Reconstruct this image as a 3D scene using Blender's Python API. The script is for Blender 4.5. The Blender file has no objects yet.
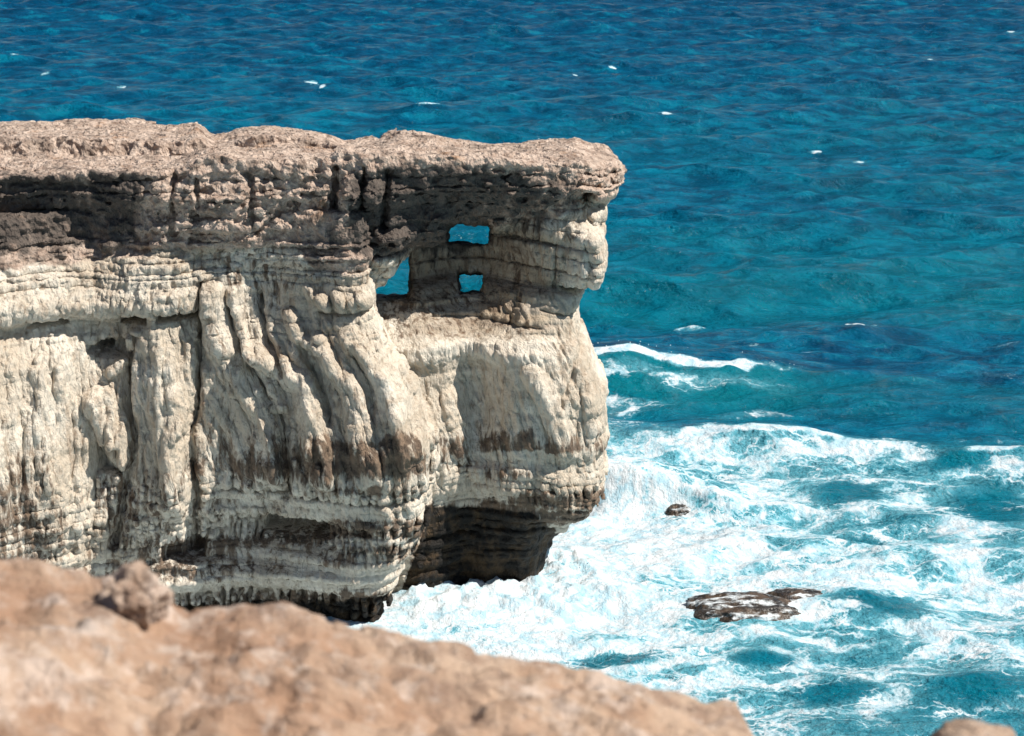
import bpy, math, random
import numpy as np
import openvdb as vdb
from mathutils import Vector

random.seed(4)
rng = np.random.default_rng(11)
scn = bpy.context.scene
col = scn.collection

# ---------------------------------------------------------------- camera numbers
W, H = 1024, 736
LENS = 70.0
F = LENS / 36.0 * W
HC = 20.0
PITCH = math.atan(588.0 / F)
CP, SP = math.cos(PITCH), math.sin(PITCH)

def ray(u, v):
    cx = (np.asarray(u, float) - W / 2) / F
    cy = (H / 2 - np.asarray(v, float)) / F
    return cx, CP + cy * SP, -SP + cy * CP

def at_depth(u, v, Y):            # world point seen at (u, v) standing at forward distance Y
    dx, dy, dz = ray(u, v)
    t = np.asarray(Y, float) / dy
    return dx * t, Y, HC + dz * t

def at_level(u, v, z=0.0):        # world point seen at (u, v) at height z
    dx, dy, dz = ray(u, v)
    t = (z - HC) / dz
    return dx * t, dy * t

def project(X, Y, Z):
    zz = Z - HC
    fz = Y * CP - zz * SP
    uy = Y * SP + zz * CP
    return W / 2 + F * X / fz, H / 2 - F * uy / fz

# ---------------------------------------------------------------- noise
def _hash(ix, iy, iz, seed):
    h = (ix.astype(np.uint32) * np.uint32(374761393) + iy.astype(np.uint32) * np.uint32(668265263)
         + iz.astype(np.uint32) * np.uint32(2147483647) + np.uint32((seed * 974634777 + 12345) & 0xffffffff))
    h = (h ^ (h >> np.uint32(13))) * np.uint32(1274126177)
    h = (h ^ (h >> np.uint32(16))) * np.uint32(2246822519)
    return h ^ (h >> np.uint32(15))

def noise(x, y, z=0.0, seed=0):   # gradient noise about -1..1
    x, y, z = np.broadcast_arrays(np.asarray(x, np.float32), np.asarray(y, np.float32), np.asarray(z, np.float32))
    fx, fy, fz = np.floor(x), np.floor(y), np.floor(z)
    ix, iy, iz = fx.astype(np.int32), fy.astype(np.int32), fz.astype(np.int32)
    x, y, z = x - fx, y - fy, z - fz
    s = lambda t: t * t * t * (t * (t * 6 - 15) + 10)
    wx, wy, wz = s(x), s(y), s(z)
    out = 0
    for dz in (0, 1):
        for dy in (0, 1):
            for dx in (0, 1):
                h = _hash(ix + dx, iy + dy, iz + dz, seed)
                gx = ((h & np.uint32(1023)).astype(np.float32) / 511.5 - 1)
                gy = (((h >> np.uint32(10)) & np.uint32(1023)).astype(np.float32) / 511.5 - 1)
                gz = (((h >> np.uint32(20)) & np.uint32(1023)).astype(np.float32) / 511.5 - 1)
                w = (wx if dx else 1 - wx) * (wy if dy else 1 - wy) * (wz if dz else 1 - wz)
                out = out + w * (gx * (x - dx) + gy * (y - dy) + gz * (z - dz))
    return np.clip(out * 1.5, -1, 1)

def fbm(x, y, z=0.0, octs=4, seed=0, gain=0.5):
    o, a, t = 0, 1.0, 0
    for k in range(octs):
        o = o + a * noise(np.asarray(x) * 2.03 ** k, np.asarray(y) * 2.03 ** k, np.asarray(z) * 2.03 ** k, seed + 17 * k)
        t += a
        a *= gain
    return o / t

def ridged(x, y, z=0.0, octs=3, seed=0):
    o, a, t = 0, 1.0, 0
    for k in range(octs):
        n = 1 - np.abs(noise(np.asarray(x) * 2 ** k, np.asarray(y) * 2 ** k, np.asarray(z) * 2 ** k, seed + 31 * k)) * 2.2
        o = o + a * n
        t += a
        a *= 0.5
    return o / t

def cells(x, y, z, seed):         # distance to the nearest scattered point
    fx, fy, fz = [np.floor(np.asarray(a, np.float32)) for a in (x, y, z)]
    best = np.full(np.broadcast(x, y, z).shape, 9.0, np.float32)
    for dx in (-1, 0, 1):
        for dy in (-1, 0, 1):
            for dz in (-1, 0, 1):
                h = _hash((fx + dx).astype(np.int32), (fy + dy).astype(np.int32), (fz + dz).astype(np.int32), seed)
                px = fx + dx + (h & np.uint32(1023)) / 1023.0
                py = fy + dy + ((h >> np.uint32(10)) & np.uint32(1023)) / 1023.0
                pz = fz + dz + ((h >> np.uint32(20)) & np.uint32(1023)) / 1023.0
                best = np.minimum(best, (px - x) ** 2 + (py - y) ** 2 + (pz - z) ** 2)
    return np.sqrt(best)

def sstep(a, b, x):
    t = np.clip((x - a) / (b - a), 0, 1)
    return t * t * (3 - 2 * t)

# ---------------------------------------------------------------- mesh helpers
def mesh_object(name, verts, faces, mat, parent=None, smooth=True):
    me = bpy.data.meshes.new(name)
    verts = np.asarray(verts, np.float32)
    faces = np.asarray(faces, np.int32)
    n, k = faces.shape
    me.vertices.add(len(verts))
    me.vertices.foreach_set('co', verts.ravel())
    me.loops.add(n * k)
    me.loops.foreach_set('vertex_index', faces.ravel())
    me.polygons.add(n)
    me.polygons.foreach_set('loop_start', np.arange(0, n * k, k, dtype=np.int32))
    me.polygons.foreach_set('loop_total', np.full(n, k, np.int32))
    me.update(calc_edges=True)
    if smooth:
        me.polygons.foreach_set('use_smooth', np.ones(n, bool))
    me.materials.append(mat)
    o = bpy.data.objects.new(name, me)
    col.objects.link(o)
    o.parent = parent
    return o

def attr(o, name, vals):
    a = o.data.attributes.new(name, 'FLOAT', 'POINT')
    a.data.foreach_set('value', np.asarray(vals, np.float32).ravel())

def vnormals(v, f):
    e1 = v[f[:, 2]] - v[f[:, 0]]
    e2 = v[f[:, 3]] - v[f[:, 1]] if f.shape[1] == 4 else v[f[:, 1]] - v[f[:, 0]]
    n = np.cross(e1, e2) if f.shape[1] == 4 else np.cross(e2, e1)
    out = np.zeros_like(v)
    for k in range(f.shape[1]):
        for c in range(3):
            out[:, c] += np.bincount(f[:, k], n[:, c], minlength=len(v))
    l = np.linalg.norm(out, axis=1, keepdims=True)
    return out / np.maximum(l, 1e-9)

def grid_faces(nr, nc):
    i = np.arange(nr * nc).reshape(nr, nc)
    return np.stack([i[:-1, :-1], i[:-1, 1:], i[1:, 1:], i[1:, :-1]], -1).reshape(-1, 4)

# ---------------------------------------------------------------- node helpers
class NT:
    def __init__(s, mat):
        mat.use_nodes = True
        s.t = mat.node_tree
        s.t.nodes.clear()
        s.out = s.n('ShaderNodeOutputMaterial')
    def n(s, typ, **kw):
        nd = s.t.nodes.new(typ)
        for k, v in kw.items():
            setattr(nd, k, v)
        return nd
    def put(s, sock, val):
        if hasattr(val, 'is_output') or isinstance(val, bpy.types.NodeSocket):
            s.t.links.new(val, sock)
        else:
            sock.default_value = val
    def math(s, op, a, b=None, c=None, clamp=False):
        nd = s.n('ShaderNodeMath', operation=op, use_clamp=clamp)
        for i, x in enumerate((a, b, c)):
            if x is not None:
                s.put(nd.inputs[i], x)
        return nd.outputs[0]
    def attr(s, name):
        return s.n('ShaderNodeAttribute', attribute_name=name).outputs['Fac']
    def pos(s):
        return s.n('ShaderNodeNewGeometry').outputs['Position']
    def scaled(s, vec, sc, loc=(0, 0, 0)):
        nd = s.n('ShaderNodeMapping')
        s.put(nd.inputs['Vector'], vec)
        nd.inputs['Scale'].default_value = sc
        nd.inputs['Location'].default_value = loc
        return nd.outputs[0]
    def noise(s, vec, scale, detail=4, rough=0.55, dist=0.0, color=False):
        nd = s.n('ShaderNodeTexNoise')
        s.put(nd.inputs['Vector'], vec)
        nd.inputs['Scale'].default_value = scale
        nd.inputs['Detail'].default_value = detail
        nd.inputs['Roughness'].default_value = rough
        nd.inputs['Distortion'].default_value = dist
        return nd.outputs['Color' if color else 'Fac']
    def voro(s, vec, scale, feature='F1', rnd=1.0):
        nd = s.n('ShaderNodeTexVoronoi', feature=feature)
        s.put(nd.inputs['Vector'], vec)
        nd.inputs['Scale'].default_value = scale
        nd.inputs['Randomness'].default_value = rnd
        return nd.outputs['Distance']
    def step(s, x, a, b, lo=0.0, hi=1.0):
        nd = s.n('ShaderNodeMapRange', interpolation_type='SMOOTHSTEP')
        s.put(nd.inputs['Value'], x)
        for k, v in zip(('From Min', 'From Max', 'To Min', 'To Max'), (a, b, lo, hi)):
            s.put(nd.inputs[k], v)
        return nd.outputs[0]
    def mix(s, f, a, b, mode='MIX'):
        nd = s.n('ShaderNodeMix', data_type='RGBA', blend_type=mode)
        s.put(nd.inputs['Factor'], f)
        for sock, v in ((nd.inputs[6], a), (nd.inputs[7], b)):
            if isinstance(v, tuple) and len(v) == 3:
                v = v + (1,)
            s.put(sock, v)
        return nd.outputs[2]
    def bump(s, height, dist, strength=1.0, normal=None):
        nd = s.n('ShaderNodeBump')
        s.put(nd.inputs['Height'], height)
        nd.inputs['Distance'].default_value = dist
        s.put(nd.inputs['Strength'], strength)
        if normal is not None:
            s.put(nd.inputs['Normal'], normal)
        return nd.outputs[0]
    def principled(s, **kw):
        nd = s.n('ShaderNodeBsdfPrincipled')
        for k, v in kw.items():
            if isinstance(v, tuple) and len(v) == 3:
                v = v + (1,)
            s.put(nd.inputs[k], v)
        s.t.links.new(nd.outputs[0], s.out.inputs['Surface'])
        return nd
    def vadd(s, a, b, k):
        sub = s.n('ShaderNodeVectorMath', operation='SUBTRACT')
        s.put(sub.inputs[0], b)
        sub.inputs[1].default_value = (0.5, 0.5, 0.5)
        sc = s.n('ShaderNodeVectorMath', operation='SCALE')
        s.put(sc.inputs[0], sub.outputs[0])
        sc.inputs['Scale'].default_value = k
        ad = s.n('ShaderNodeVectorMath', operation='ADD')
        s.put(ad.inputs[0], a)
        s.put(ad.inputs[1], sc.outputs[0])
        return ad.outputs[0]

# ---------------------------------------------------------------- materials
def cliff_material():
    m = bpy.data.materials.new('weathered limestone')
    t = NT(m)
    p = t.pos()
    cap, brown, algae_shade, black = t.attr('cap'), t.attr('brown'), t.attr('algae_shade'), t.attr('lichen_shade')
    warp = t.vadd(p, t.noise(p, 1.1, 3, color=True), 0.5)
    drip = t.scaled(warp, (1, 1, 0.16))
    big = t.noise(p, 0.5, 4)
    streak = t.noise(drip, 5.0, 5, 0.6)
    streak2 = t.noise(t.scaled(p, (1, 1, 0.22), (7, 3, 1)), 11.0, 4, 0.65)
    mid = t.noise(p, 3.2, 6, 0.62)
    fine = t.noise(p, 16.0, 5, 0.65)
    # pale chalky body
    c = t.mix(t.step(big, 0.35, 0.65), (0.56, 0.475, 0.375), (0.72, 0.65, 0.55))
    c = t.mix(t.step(mid, 0.45, 0.75, 0, 0.55), c, (0.40, 0.32, 0.235))
    zone = t.step(t.noise(warp, 0.8, 3), 0.38, 0.62, 0.25, 1.0)
    c = t.mix(t.math('MULTIPLY', t.step(streak, 0.50, 0.64, 0, 0.62), zone), c, (0.33, 0.245, 0.175))
    c = t.mix(t.math('MULTIPLY', t.step(streak2, 0.55, 0.66, 0, 0.6), zone), c, (0.24, 0.17, 0.12))
    c = t.mix(t.step(fine, 0.5, 0.75, 0, 0.3), c, (0.66, 0.62, 0.55))
    # horizontal bedding tint
    bed = t.noise(t.scaled(warp, (0.10, 0.10, 2.2)), 1.6, 5, 0.6)
    c = t.mix(t.step(bed, 0.54, 0.68, 0, 0.4), c, (0.36, 0.29, 0.21))
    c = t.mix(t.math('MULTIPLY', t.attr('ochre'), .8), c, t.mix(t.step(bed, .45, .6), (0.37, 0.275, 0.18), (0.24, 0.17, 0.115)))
    # brown weathered bands with drips
    bb = t.math('ADD', brown, t.math('MULTIPLY_ADD', streak, 1.7, t.math('MULTIPLY', streak2, 0.9)))
    bb = t.step(bb, 1.72, 2.12)
    bcol = t.mix(t.step(mid, .4, .65), (0.085, 0.055, 0.038), (0.20, 0.135, 0.09))
    c = t.mix(t.math('MULTIPLY', bb, 0.92), c, bcol)
    # pinkish brown cap
    cc = t.mix(t.step(mid, 0.35, 0.65), (0.31, 0.222, 0.172), (0.55, 0.435, 0.355))
    cc = t.mix(t.step(fine, 0.48, 0.72, 0, 0.55), cc, (0.60, 0.50, 0.42))
    cc = t.mix(t.step(t.noise(t.scaled(warp, (1, 1, .5)), 2.2, 5, 0.6), 0.5, 0.66, 0, 0.6), cc, (0.095, 0.07, 0.055))
    rust = t.step(t.noise(p, 0.9, 5, 0.62), 0.60, 0.72, 0, 0.55)
    cc = t.mix(rust, cc, (0.34, 0.17, 0.075))
    capm = t.step(t.math('ADD', cap, t.math('MULTIPLY', t.math('SUBTRACT', mid, 0.5), 0.8)), 0.3, 0.7)
    c = t.mix(capm, c, cc)
    # black lichen, plus shade painted under the cap's overhangs
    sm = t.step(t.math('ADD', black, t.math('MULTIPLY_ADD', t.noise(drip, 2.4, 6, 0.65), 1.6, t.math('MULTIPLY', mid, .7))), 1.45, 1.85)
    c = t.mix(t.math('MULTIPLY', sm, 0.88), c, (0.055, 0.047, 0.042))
    # algae and wet stone near the sea, pillar-foot shade painted in
    am = t.step(t.math('ADD', algae_shade, t.math('MULTIPLY', t.math('SUBTRACT', streak, 0.5), 0.9)), 0.35, 0.7)
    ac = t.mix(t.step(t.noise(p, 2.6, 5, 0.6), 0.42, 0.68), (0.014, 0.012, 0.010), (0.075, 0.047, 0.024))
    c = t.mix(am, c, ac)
    rough = t.step(am, 0, 1, 0.93, 0.6)
    # relief
    pit = t.voro(t.vadd(p, t.noise(p, 9.0, 3, color=True), 0.10), 8.0)
    pit2 = t.voro(t.scaled(warp, (1, 1, 0.45)), 17.0)
    fl = t.noise(t.scaled(warp, (1, 1, 0.13)), 13.0, 4, 0.6)
    h = t.math('ADD', t.math('MULTIPLY', pit, t.step(capm, 0, 1, 0.25, 0.9)), t.math('MULTIPLY', pit2, t.step(capm, 0, 1, 0.12, 0.4)))
    h = t.math('ADD', h, t.math('MULTIPLY', fine, 0.5))
    h = t.math('ADD', h, t.math('MULTIPLY', fl, t.step(capm, 0, 1, 1.3, 0.2)))
    nrm = t.bump(h, 0.075, 1.0)
    t.principled(**{'Base Color': c, 'Roughness': rough, 'Specular IOR Level': 0.25, 'Normal': nrm})
    return m

def ledge_material(name, seed, base_a=(0.355, 0.22, 0.145), base_b=(0.50, 0.365, 0.268)):
    m = bpy.data.materials.new(name)
    t = NT(m)
    p = t.scaled(t.pos(), (1, 1, 1), (seed, 0, 0))
    big = t.noise(p, 1.3, 5, 0.6)
    mid = t.noise(p, 5.0, 6, 0.62)
    fine = t.noise(p, 30.0, 5, 0.65)
    c = t.mix(t.step(big, 0.38, 0.62), base_a, base_b)
    c = t.mix(t.step(mid, 0.5, 0.7, 0, 0.7), c, (0.24, 0.155, 0.11))
    c = t.mix(t.step(t.noise(p, 2.6, 5, 0.62), 0.52, 0.64, 0, 0.6), c, (0.20, 0.125, 0.09))
    c = t.mix(t.step(t.noise(t.scaled(p, (1, 1, 1), (3, 7, 0)), 3.4, 6, 0.66), 0.52, 0.64, 0, 0.7), c, (0.62, 0.50, 0.42))
    c = t.mix(t.step(t.noise(p, 6.0, 6, 0.7), 0.50, 0.68, 0, 0.6), c, (0.56, 0.48, 0.42))
    c = t.mix(t.step(fine, 0.55, 0.75, 0, 0.4), c, (0.55, 0.46, 0.38))
    h = t.math('ADD', fine, t.math('MULTIPLY', mid, 1.6))
    t.principled(**{'Base Color': c, 'Roughness': 0.95, 'Specular IOR Level': 0.2, 'Normal': t.bump(h, 0.03)})
    return m

def wet_rock_material():
    m = bpy.data.materials.new('wet dark rock')
    t = NT(m)
    p = t.pos()
    c = t.mix(t.step(t.noise(p, 2.5, 5, .6), .4, .65), (0.025, 0.02, 0.016), (0.10, 0.068, 0.045))
    foam = t.step(t.noise(t.scaled(p, (0.35, 1, 1)), 4.0, 6, 0.65), 0.50, 0.64)
    c = t.mix(foam, c, (0.75, 0.8, 0.82))
    t.principled(**{'Base Color': c, 'Roughness': 0.22, 'Normal': t.bump(t.noise(p, 9, 5, .6), 0.06)})
    return m

def sea_material():
    m = bpy.data.materials.new('sea water with foam')
    t = NT(m)
    p = t.pos()
    dens, turq, far = t.attr('foam'), t.attr('turquoise'), t.attr('far')
    flat = t.scaled(p, (1, 1, 0.0))
    w1 = t.vadd(flat, t.noise(flat, 0.55, 4, 0.6, color=True), 1.9)
    w2 = t.vadd(w1, t.noise(flat, 2.3, 3, 0.6, color=True), 0.55)
    big = t.noise(t.scaled(flat, (0.55, 1, 1)), 0.22, 3, 0.6)
    fb = t.noise(t.scaled(w1, (0.6, 1, 1)), 0.7, 7, 0.70)
    e1 = t.voro(t.scaled(w2, (0.40, 1, 1)), 0.6, 'DISTANCE_TO_EDGE')
    e2 = t.voro(t.scaled(w2, (0.5, 1, 1)), 1.9, 'DISTANCE_TO_EDGE')
    e3 = t.voro(w2, 5.0, 'DISTANCE_TO_EDGE')
    e = t.math('MINIMUM', t.math('MULTIPLY', e1, 1.25), t.math('MINIMUM', t.math('MULTIPLY', e2, 1.6), t.math('MULTIPLY_ADD', e3, 1.6, 0.10)))
    n = t.math('ADD', t.math('MULTIPLY', e, 0.95), t.math('MULTIPLY_ADD', fb, 1.3, -0.15))
    lim = t.math('MULTIPLY_ADD', dens, 0.85, 0.18)
    foam = t.step(n, t.math('ADD', lim, -0.17), t.math('ADD', lim, 0.04), 1.0, 0.0)
    foam = t.math('MULTIPLY', foam, t.step(dens, 0.0, 0.12))
    # thin milky water round the foam
    milk = t.step(n, t.math('ADD', lim, -0.12), t.math('ADD', lim, 0.42), 0.85, 0.0)
    milk = t.math('MULTIPLY', milk, t.step(dens, 0.22, 0.6))
    deep = t.mix(t.step(big, 0.35, 0.65), (0.0007, 0.080, 0.160), (0.0010, 0.120, 0.212))
    deep = t.mix(t.math('MULTIPLY', far, .8), deep, (0.0006, 0.050, 0.122))
    chop_shade = t.noise(t.scaled(w1, (0.42, 1, 1), (3, 1, 0)), 1.05, 6, 0.62)  # light and shade of the chop painted into the water colour as noise
    deep = t.mix(t.step(chop_shade, 0.38, 0.54, .82, 0), deep, (0.0005, 0.034, 0.082))
    deep = t.mix(t.step(chop_shade, 0.52, 0.68, 0, .5), deep, (0.003, 0.205, 0.31))
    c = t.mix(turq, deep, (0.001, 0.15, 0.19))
    c = t.mix(milk, c, (0.16, 0.47, 0.56))
    c = t.mix(foam, c, t.mix(t.step(t.noise(w1, 2.6, 5, 0.65), .36, .6), (0.36, 0.54, 0.62), (0.63, 0.67, 0.69)))
    rough = t.step(foam, 0, 1, 0.10, 0.9)
    r1 = t.noise(t.scaled(flat, (0.6, 1.1, 1)), 2.2, 5, 0.6)
    r2 = t.noise(t.scaled(flat, (0.7, 1.2, 1)), 6.5, 4, 0.6)
    h = t.math('ADD', t.math('MULTIPLY', r1, 1.0), t.math('MULTIPLY', r2, 0.28))
    nrm = t.bump(h, 0.30, t.step(foam, 0, .6, 1.0, 0.12))
    nrm2 = t.bump(t.noise(flat, 4.0, 5, 0.62), 0.12, t.step(dens, 0.1, 0.5), nrm)
    t.principled(**{'Base Color': c, 'Roughness': rough, 'IOR': 1.33, 'Specular IOR Level': 0.16, 'Normal': nrm2})
    return m

# ---------------------------------------------------------------- the cliff: solid built from plan outlines and profiles
VX = 0.034
X0, X1, YA, YB, Z0, Z1 = -16.8, 3.8, 41.2, 54.8, -0.7, 12.5
xs = np.arange(X0, X1, VX, dtype=np.float32)
ys = np.arange(YA, YB, VX, dtype=np.float32)
zs = np.arange(Z0, Z1, VX, dtype=np.float32)

def plan(points, v):
    """closed outline from (u, Y) pairs, corners rounded"""
    pts = np.array([(at_depth(u, v, Y)[0], Y) for u, Y in points], float)
    for _ in range(3):
        nx = np.roll(pts, -1, 0)
        pts = np.stack([0.75 * pts + 0.25 * nx, 0.25 * pts + 0.75 * nx], 1).reshape(-1, 2)
    return pts

def sd_plan(pts):
    gx, gy = np.meshgrid(xs, ys, indexing='ij')
    d = np.full(gx.shape, 1e9, np.float32)
    inside = np.zeros(gx.shape, bool)
    for a, b in zip(pts, np.roll(pts, -1, 0)):
        e = b - a
        wx, wy = gx - a[0], gy - a[1]
        h = np.clip((wx * e[0] + wy * e[1]) / max(e @ e, 1e-12), 0, 1)
        d = np.minimum(d, (wx - h * e[0]) ** 2 + (wy - h * e[1]) ** 2)
        if a[1] != b[1]:
            c = ((a[1] > gy) != (b[1] > gy)) & (gx < (b[0] - a[0]) * (gy - a[1]) / (b[1] - a[1]) + a[0])
            inside ^= c
    d = np.sqrt(d)
    return np.where(inside, -d, d).astype(np.float32)

def smoothi(xq, xp):
    """index and eased weight for a lookup along xp"""
    xp = np.asarray(xp, float)
    i = np.clip(np.searchsorted(xp, xq) - 1, 0, len(xp) - 2)
    t = np.clip((xq - xp[i]) / (xp[i + 1] - xp[i]), 0, 1)
    return i, t

def table(U, V, us, vs, T):
    """T[v][u] looked up over a field of picture-plane measures"""
    T = np.asarray(T, float)
    i, a = smoothi(V, vs)
    j, b = smoothi(U, us)
    b = b * b * (3 - 2 * b)
    return (T[i, j] * (1 - a) * (1 - b) + T[i + 1, j] * a * (1 - b) + T[i, j + 1] * (1 - a) * b + T[i + 1, j + 1] * a * b)

def blur(a, n):
    for _ in range(n):
        a = (np.roll(a, 1, 0) + np.roll(a, -1, 0) + 2 * a) / 4
        a = (np.roll(a, 1, 1) + np.roll(a, -1, 1) + 2 * a) / 4
    return a

def stroke(U, V, pts, r0, r1=None):
    """falloff 1..0 around a polyline whose half-width runs r0 -> r1"""
    r1 = r0 if r1 is None else r1
    best = np.full(U.shape, 9.0)
    n = len(pts) - 1
    for k in range(n):
        (ax, ay), (bx, by) = pts[k], pts[k + 1]
        ex, ey = bx - ax, by - ay
        h = np.clip(((U - ax) * ex + (V - ay) * ey) / (ex * ex + ey * ey), 0, 1)
        r = r0 + (r1 - r0) * (k + h) / n
        best = np.minimum(best, np.hypot(U - ax - h * ex, V - ay - h * ey) / r)
    return best

def rnd_ridge(d):                 # rounded ridge section
    q = np.clip(1 - d * d, 0, 1)
    return 0.35 * np.sqrt(q) + 0.65 * q ** 1.5

def groove(d):
    return np.clip(1 - d, 0, 1) ** 0.8

def pocket(U, V, u0, v0, u1, v1, soft=3.0):
    dx = np.maximum(np.maximum(u0 - U, U - u1), 0)
    dy = np.maximum(np.maximum(v0 - V, V - v1), 0)
    return np.clip(1 - np.hypot(dx, dy) / soft, 0, 1)

def layers(bv, U, seed, tmin=4.0, tmax=11.0):
    """hard and soft beds of uneven thickness: offset of each bed, and the dark joint between two beds"""
    r = np.random.default_rng(seed)
    edges = np.cumsum(r.uniform(tmin, tmax, 140)) + 100
    k = np.clip(np.searchsorted(edges, bv), 1, len(edges) - 1)
    t = (bv - edges[k - 1]) / (edges[k] - edges[k - 1])
    amp = r.uniform(-1, 1, 160)
    off = amp[k] * (.6 + .9 * noise(U / 70, k * 7.3, 2, seed)) + .45 * (1 - 2 * t) * np.sign(amp[k] + .2)
    gap = np.minimum(bv - edges[k - 1], edges[k] - bv)
    joint = np.clip(1 - gap / 1.6, 0, 1) * sstep(-.1, .35, noise(U / 38, k * 3.1, 5, seed + 1))
    return off, joint

GX, GZ = np.meshgrid(xs, zs, indexing='ij')

def field(vk, Yk, uk=(0, 1), dk=(0, 0)):
    zk = [at_depth(300, a, c)[2] for a, c in zip(vk, Yk)]
    Yr = np.interp(GZ, zk[::-1], Yk[::-1]).astype(np.float32)
    U, V = project(GX, Yr, GZ)
    U, V = project(GX, Yr + np.interp(U, uk, dk).astype(np.float32), GZ)
    wu = 7 * fbm(U / 60, V / 60, 0, 3, 3) + 3.0 * fbm(U / 16, V / 22, 1, 3, 4)
    wv = 6 * fbm(U / 70, V / 40, 3.3, 3, 5) + 2.5 * fbm(U / 18, V / 14, 7, 3, 6)
    return U, V, U + wu, V + wv

# --- left wall
U, V, WU, WV = field([150, 250, 345, 420, 480, 560, 620, 760], [45.2, 45.0, 45.0, 44.6, 44.4, 44.5, 45.0, 45.4], (-120, 0, 120), (-2.6, -1.0, 0))
vs = [240, 258, 268, 284, 300, 312, 318, 328, 345, 362, 400, 450, 485, 500, 515, 527, 534, 545, 555, 566, 576, 588, 594, 612, 650, 760]
us = [-120, 40, 110, 170, 215, 260, 310, 360, 400, 440]
b = lambda *a: list(a)
TL = [  # -120   40   110   170   215   260   310   360   400   440
    b(-.25, -.25, -.2, -.1, .0, .0, .05, .1, .1, .1),      # 240
    b(-.05, .0, .05, .10, .10, .05, .15, .2, .15, .1),     # 258
    b(.25, .25, .3, .30, .15, -.05, .05, .10, .05, .0),    # 268
    b(.40, .4, .42, .40, .25, -.15, .0, .10, .0, .0),      # 284
    b(.66, .64, .62, .52, .32, -.10, .10, .20, .0, .0),    # 300
    b(.62, .58, .52, .46, .30, .0, .12, .20, .0, .0),      # 312
    b(.30, .25, .15, .10, .25, .05, .05, .10, .0, .0),     # 318
    b(.12, .08, .02, .0, .15, .10, .08, .12, .0, .0),      # 328
    b(.20, .15, .0, .05, .15, .15, .15, .16, .22, .22),    # 345
    b(.50, .4, .10, .20, .20, .2, .25, .25, .5, .5),       # 362
    b(.85, .62, .35, .40, .30, .3, .35, .5, .9, .9),       # 400
    b(1.0, .75, .5, .5, .35, .45, .6, .9, 1.35, 1.4),      # 450
    b(1.05, .8, .55, .55, .35, .55, .7, 1.0, 1.36, 1.4),   # 485
    b(1.05, .8, .6, .55, .3, .4, .55, .8, 1.26, 1.28),     # 500
    b(1.05, .8, .6, .5, .3, .25, .5, .85, 1.34, 1.36),     # 515
    b(1.05, .8, .6, .45, .2, .05, .1, .8, 1.36, 1.38),     # 527
    b(1.0, .8, .6, .4, .1, -.3, -.35, .45, 1.30, 1.32),    # 534
    b(1.0, .8, .55, .3, .1, -.15, -.1, .7, 1.2, 1.2),      # 545
    b(1.0, .75, .5, .2, .15, .05, .25, .75, 1.08, 1.06),   # 555
    b(.90, .7, .4, .1, .2, .3, .5, .75, .95, .92),         # 566
    b(.80, .65, .4, .35, .55, .6, .68, .74, .84, .82),     # 576
    b(.80, .65, .45, .5, .6, .62, .62, .62, .68, .68),     # 588
    b(.70, .5, .2, .1, .2, .2, .25, .4, .52, .5),          # 594
    b(.60, .4, .1, -.1, -.05, .0, .05, .2, .3, .28),       # 612
    b(.50, .3, .0, -.2, -.2, -.2, -.2, -.2, -.1, -.1),     # 650
    b(.40, .2, -.1, -.3, -.3, -.3, -.4, -.5, -.5, -.5)]    # 760
pL = table(WU, WV, us, vs, TL)
pL = blur(pL, 2)
body = sstep(310, 350, V)
low = sstep(480, 525, V)
# slanting flow lines: they lean to the right going down
lean = np.interp(V, [300, 340, 400, 460, 520], [0, 10, 34, 46, 50]) * sstep(180, 260, U) + np.interp(V, [300, 400, 520], [0, 8, 10]) * (1 - sstep(180, 260, U))
su = U - lean + 5 * fbm(U / 40, V / 90, 1.7, 3, 8)
fl1 = ridged(su / 26, V / 170, 0.0, 2, 21)
fl2 = ridged(su / 9.5, V / 75, 2.0, 2, 22)
fl3 = noise(su / 4.2, V / 30, 5.0, 23)
pL += body * (1 - 0.5 * low) * (0.19 * fl1 + 0.085 * fl2 + 0.03 * fl3) + .05 * fbm(U / 22, V / 16, 8, 4, 24)
# bright left face: short hanging flutes near the top of the wall
lf = sstep(150, 90, U) * body
fl4 = ridged(su / 14 + .3 * noise(U / 30, V / 40, 2, 26), V / 110, 6.0, 2, 27)
pL += body * (1 - .6 * low) * .10 * fl4
cor = sstep(286, 294, V) * sstep(322, 316, V) * sstep(215, 190, U)
pL += cor * (.10 * ridged((U + .5 * (V - 300)) / 9, V / 60, 1, 2, 28) + .08 * fbm(U / 12, V / 12, 5, 3, 29))
blk = sstep(246, 254, V) * sstep(292, 286, V) * sstep(230, 200, U)
pL += blk * .16 * fbm(U / 17, V / 11, 3, 4, 30)
pL += lf * 0.07 * ridged(U / 8 + 0.4 * fbm(U / 30, V / 30), V / 40, 9, 2, 33)
pL += (1 - body) * 0.06 * fbm(U / 14, V / 9, 2, 4, 40)
# bedding: hard and soft layers everywhere, gently undulating
bv = V + 5 * fbm(U / 90, 0, 4, 3, 41)
pL += (0.04 + 0.05 * low) * noise(bv / 7, U / 160, 0, 42) * (0.5 + 0.5 * low + 0.5 * (1 - body))
strata = np.clip(sstep(236, 244, V) * sstep(292, 284, V) + .6 * sstep(476, 492, V) + .35 * sstep(312, 318, V) * sstep(345, 335, V), 0, 1)
lo_, jo_ = layers(bv, U, 5)
pL += strata * (.085 * lo_ - .12 * jo_)
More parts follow.
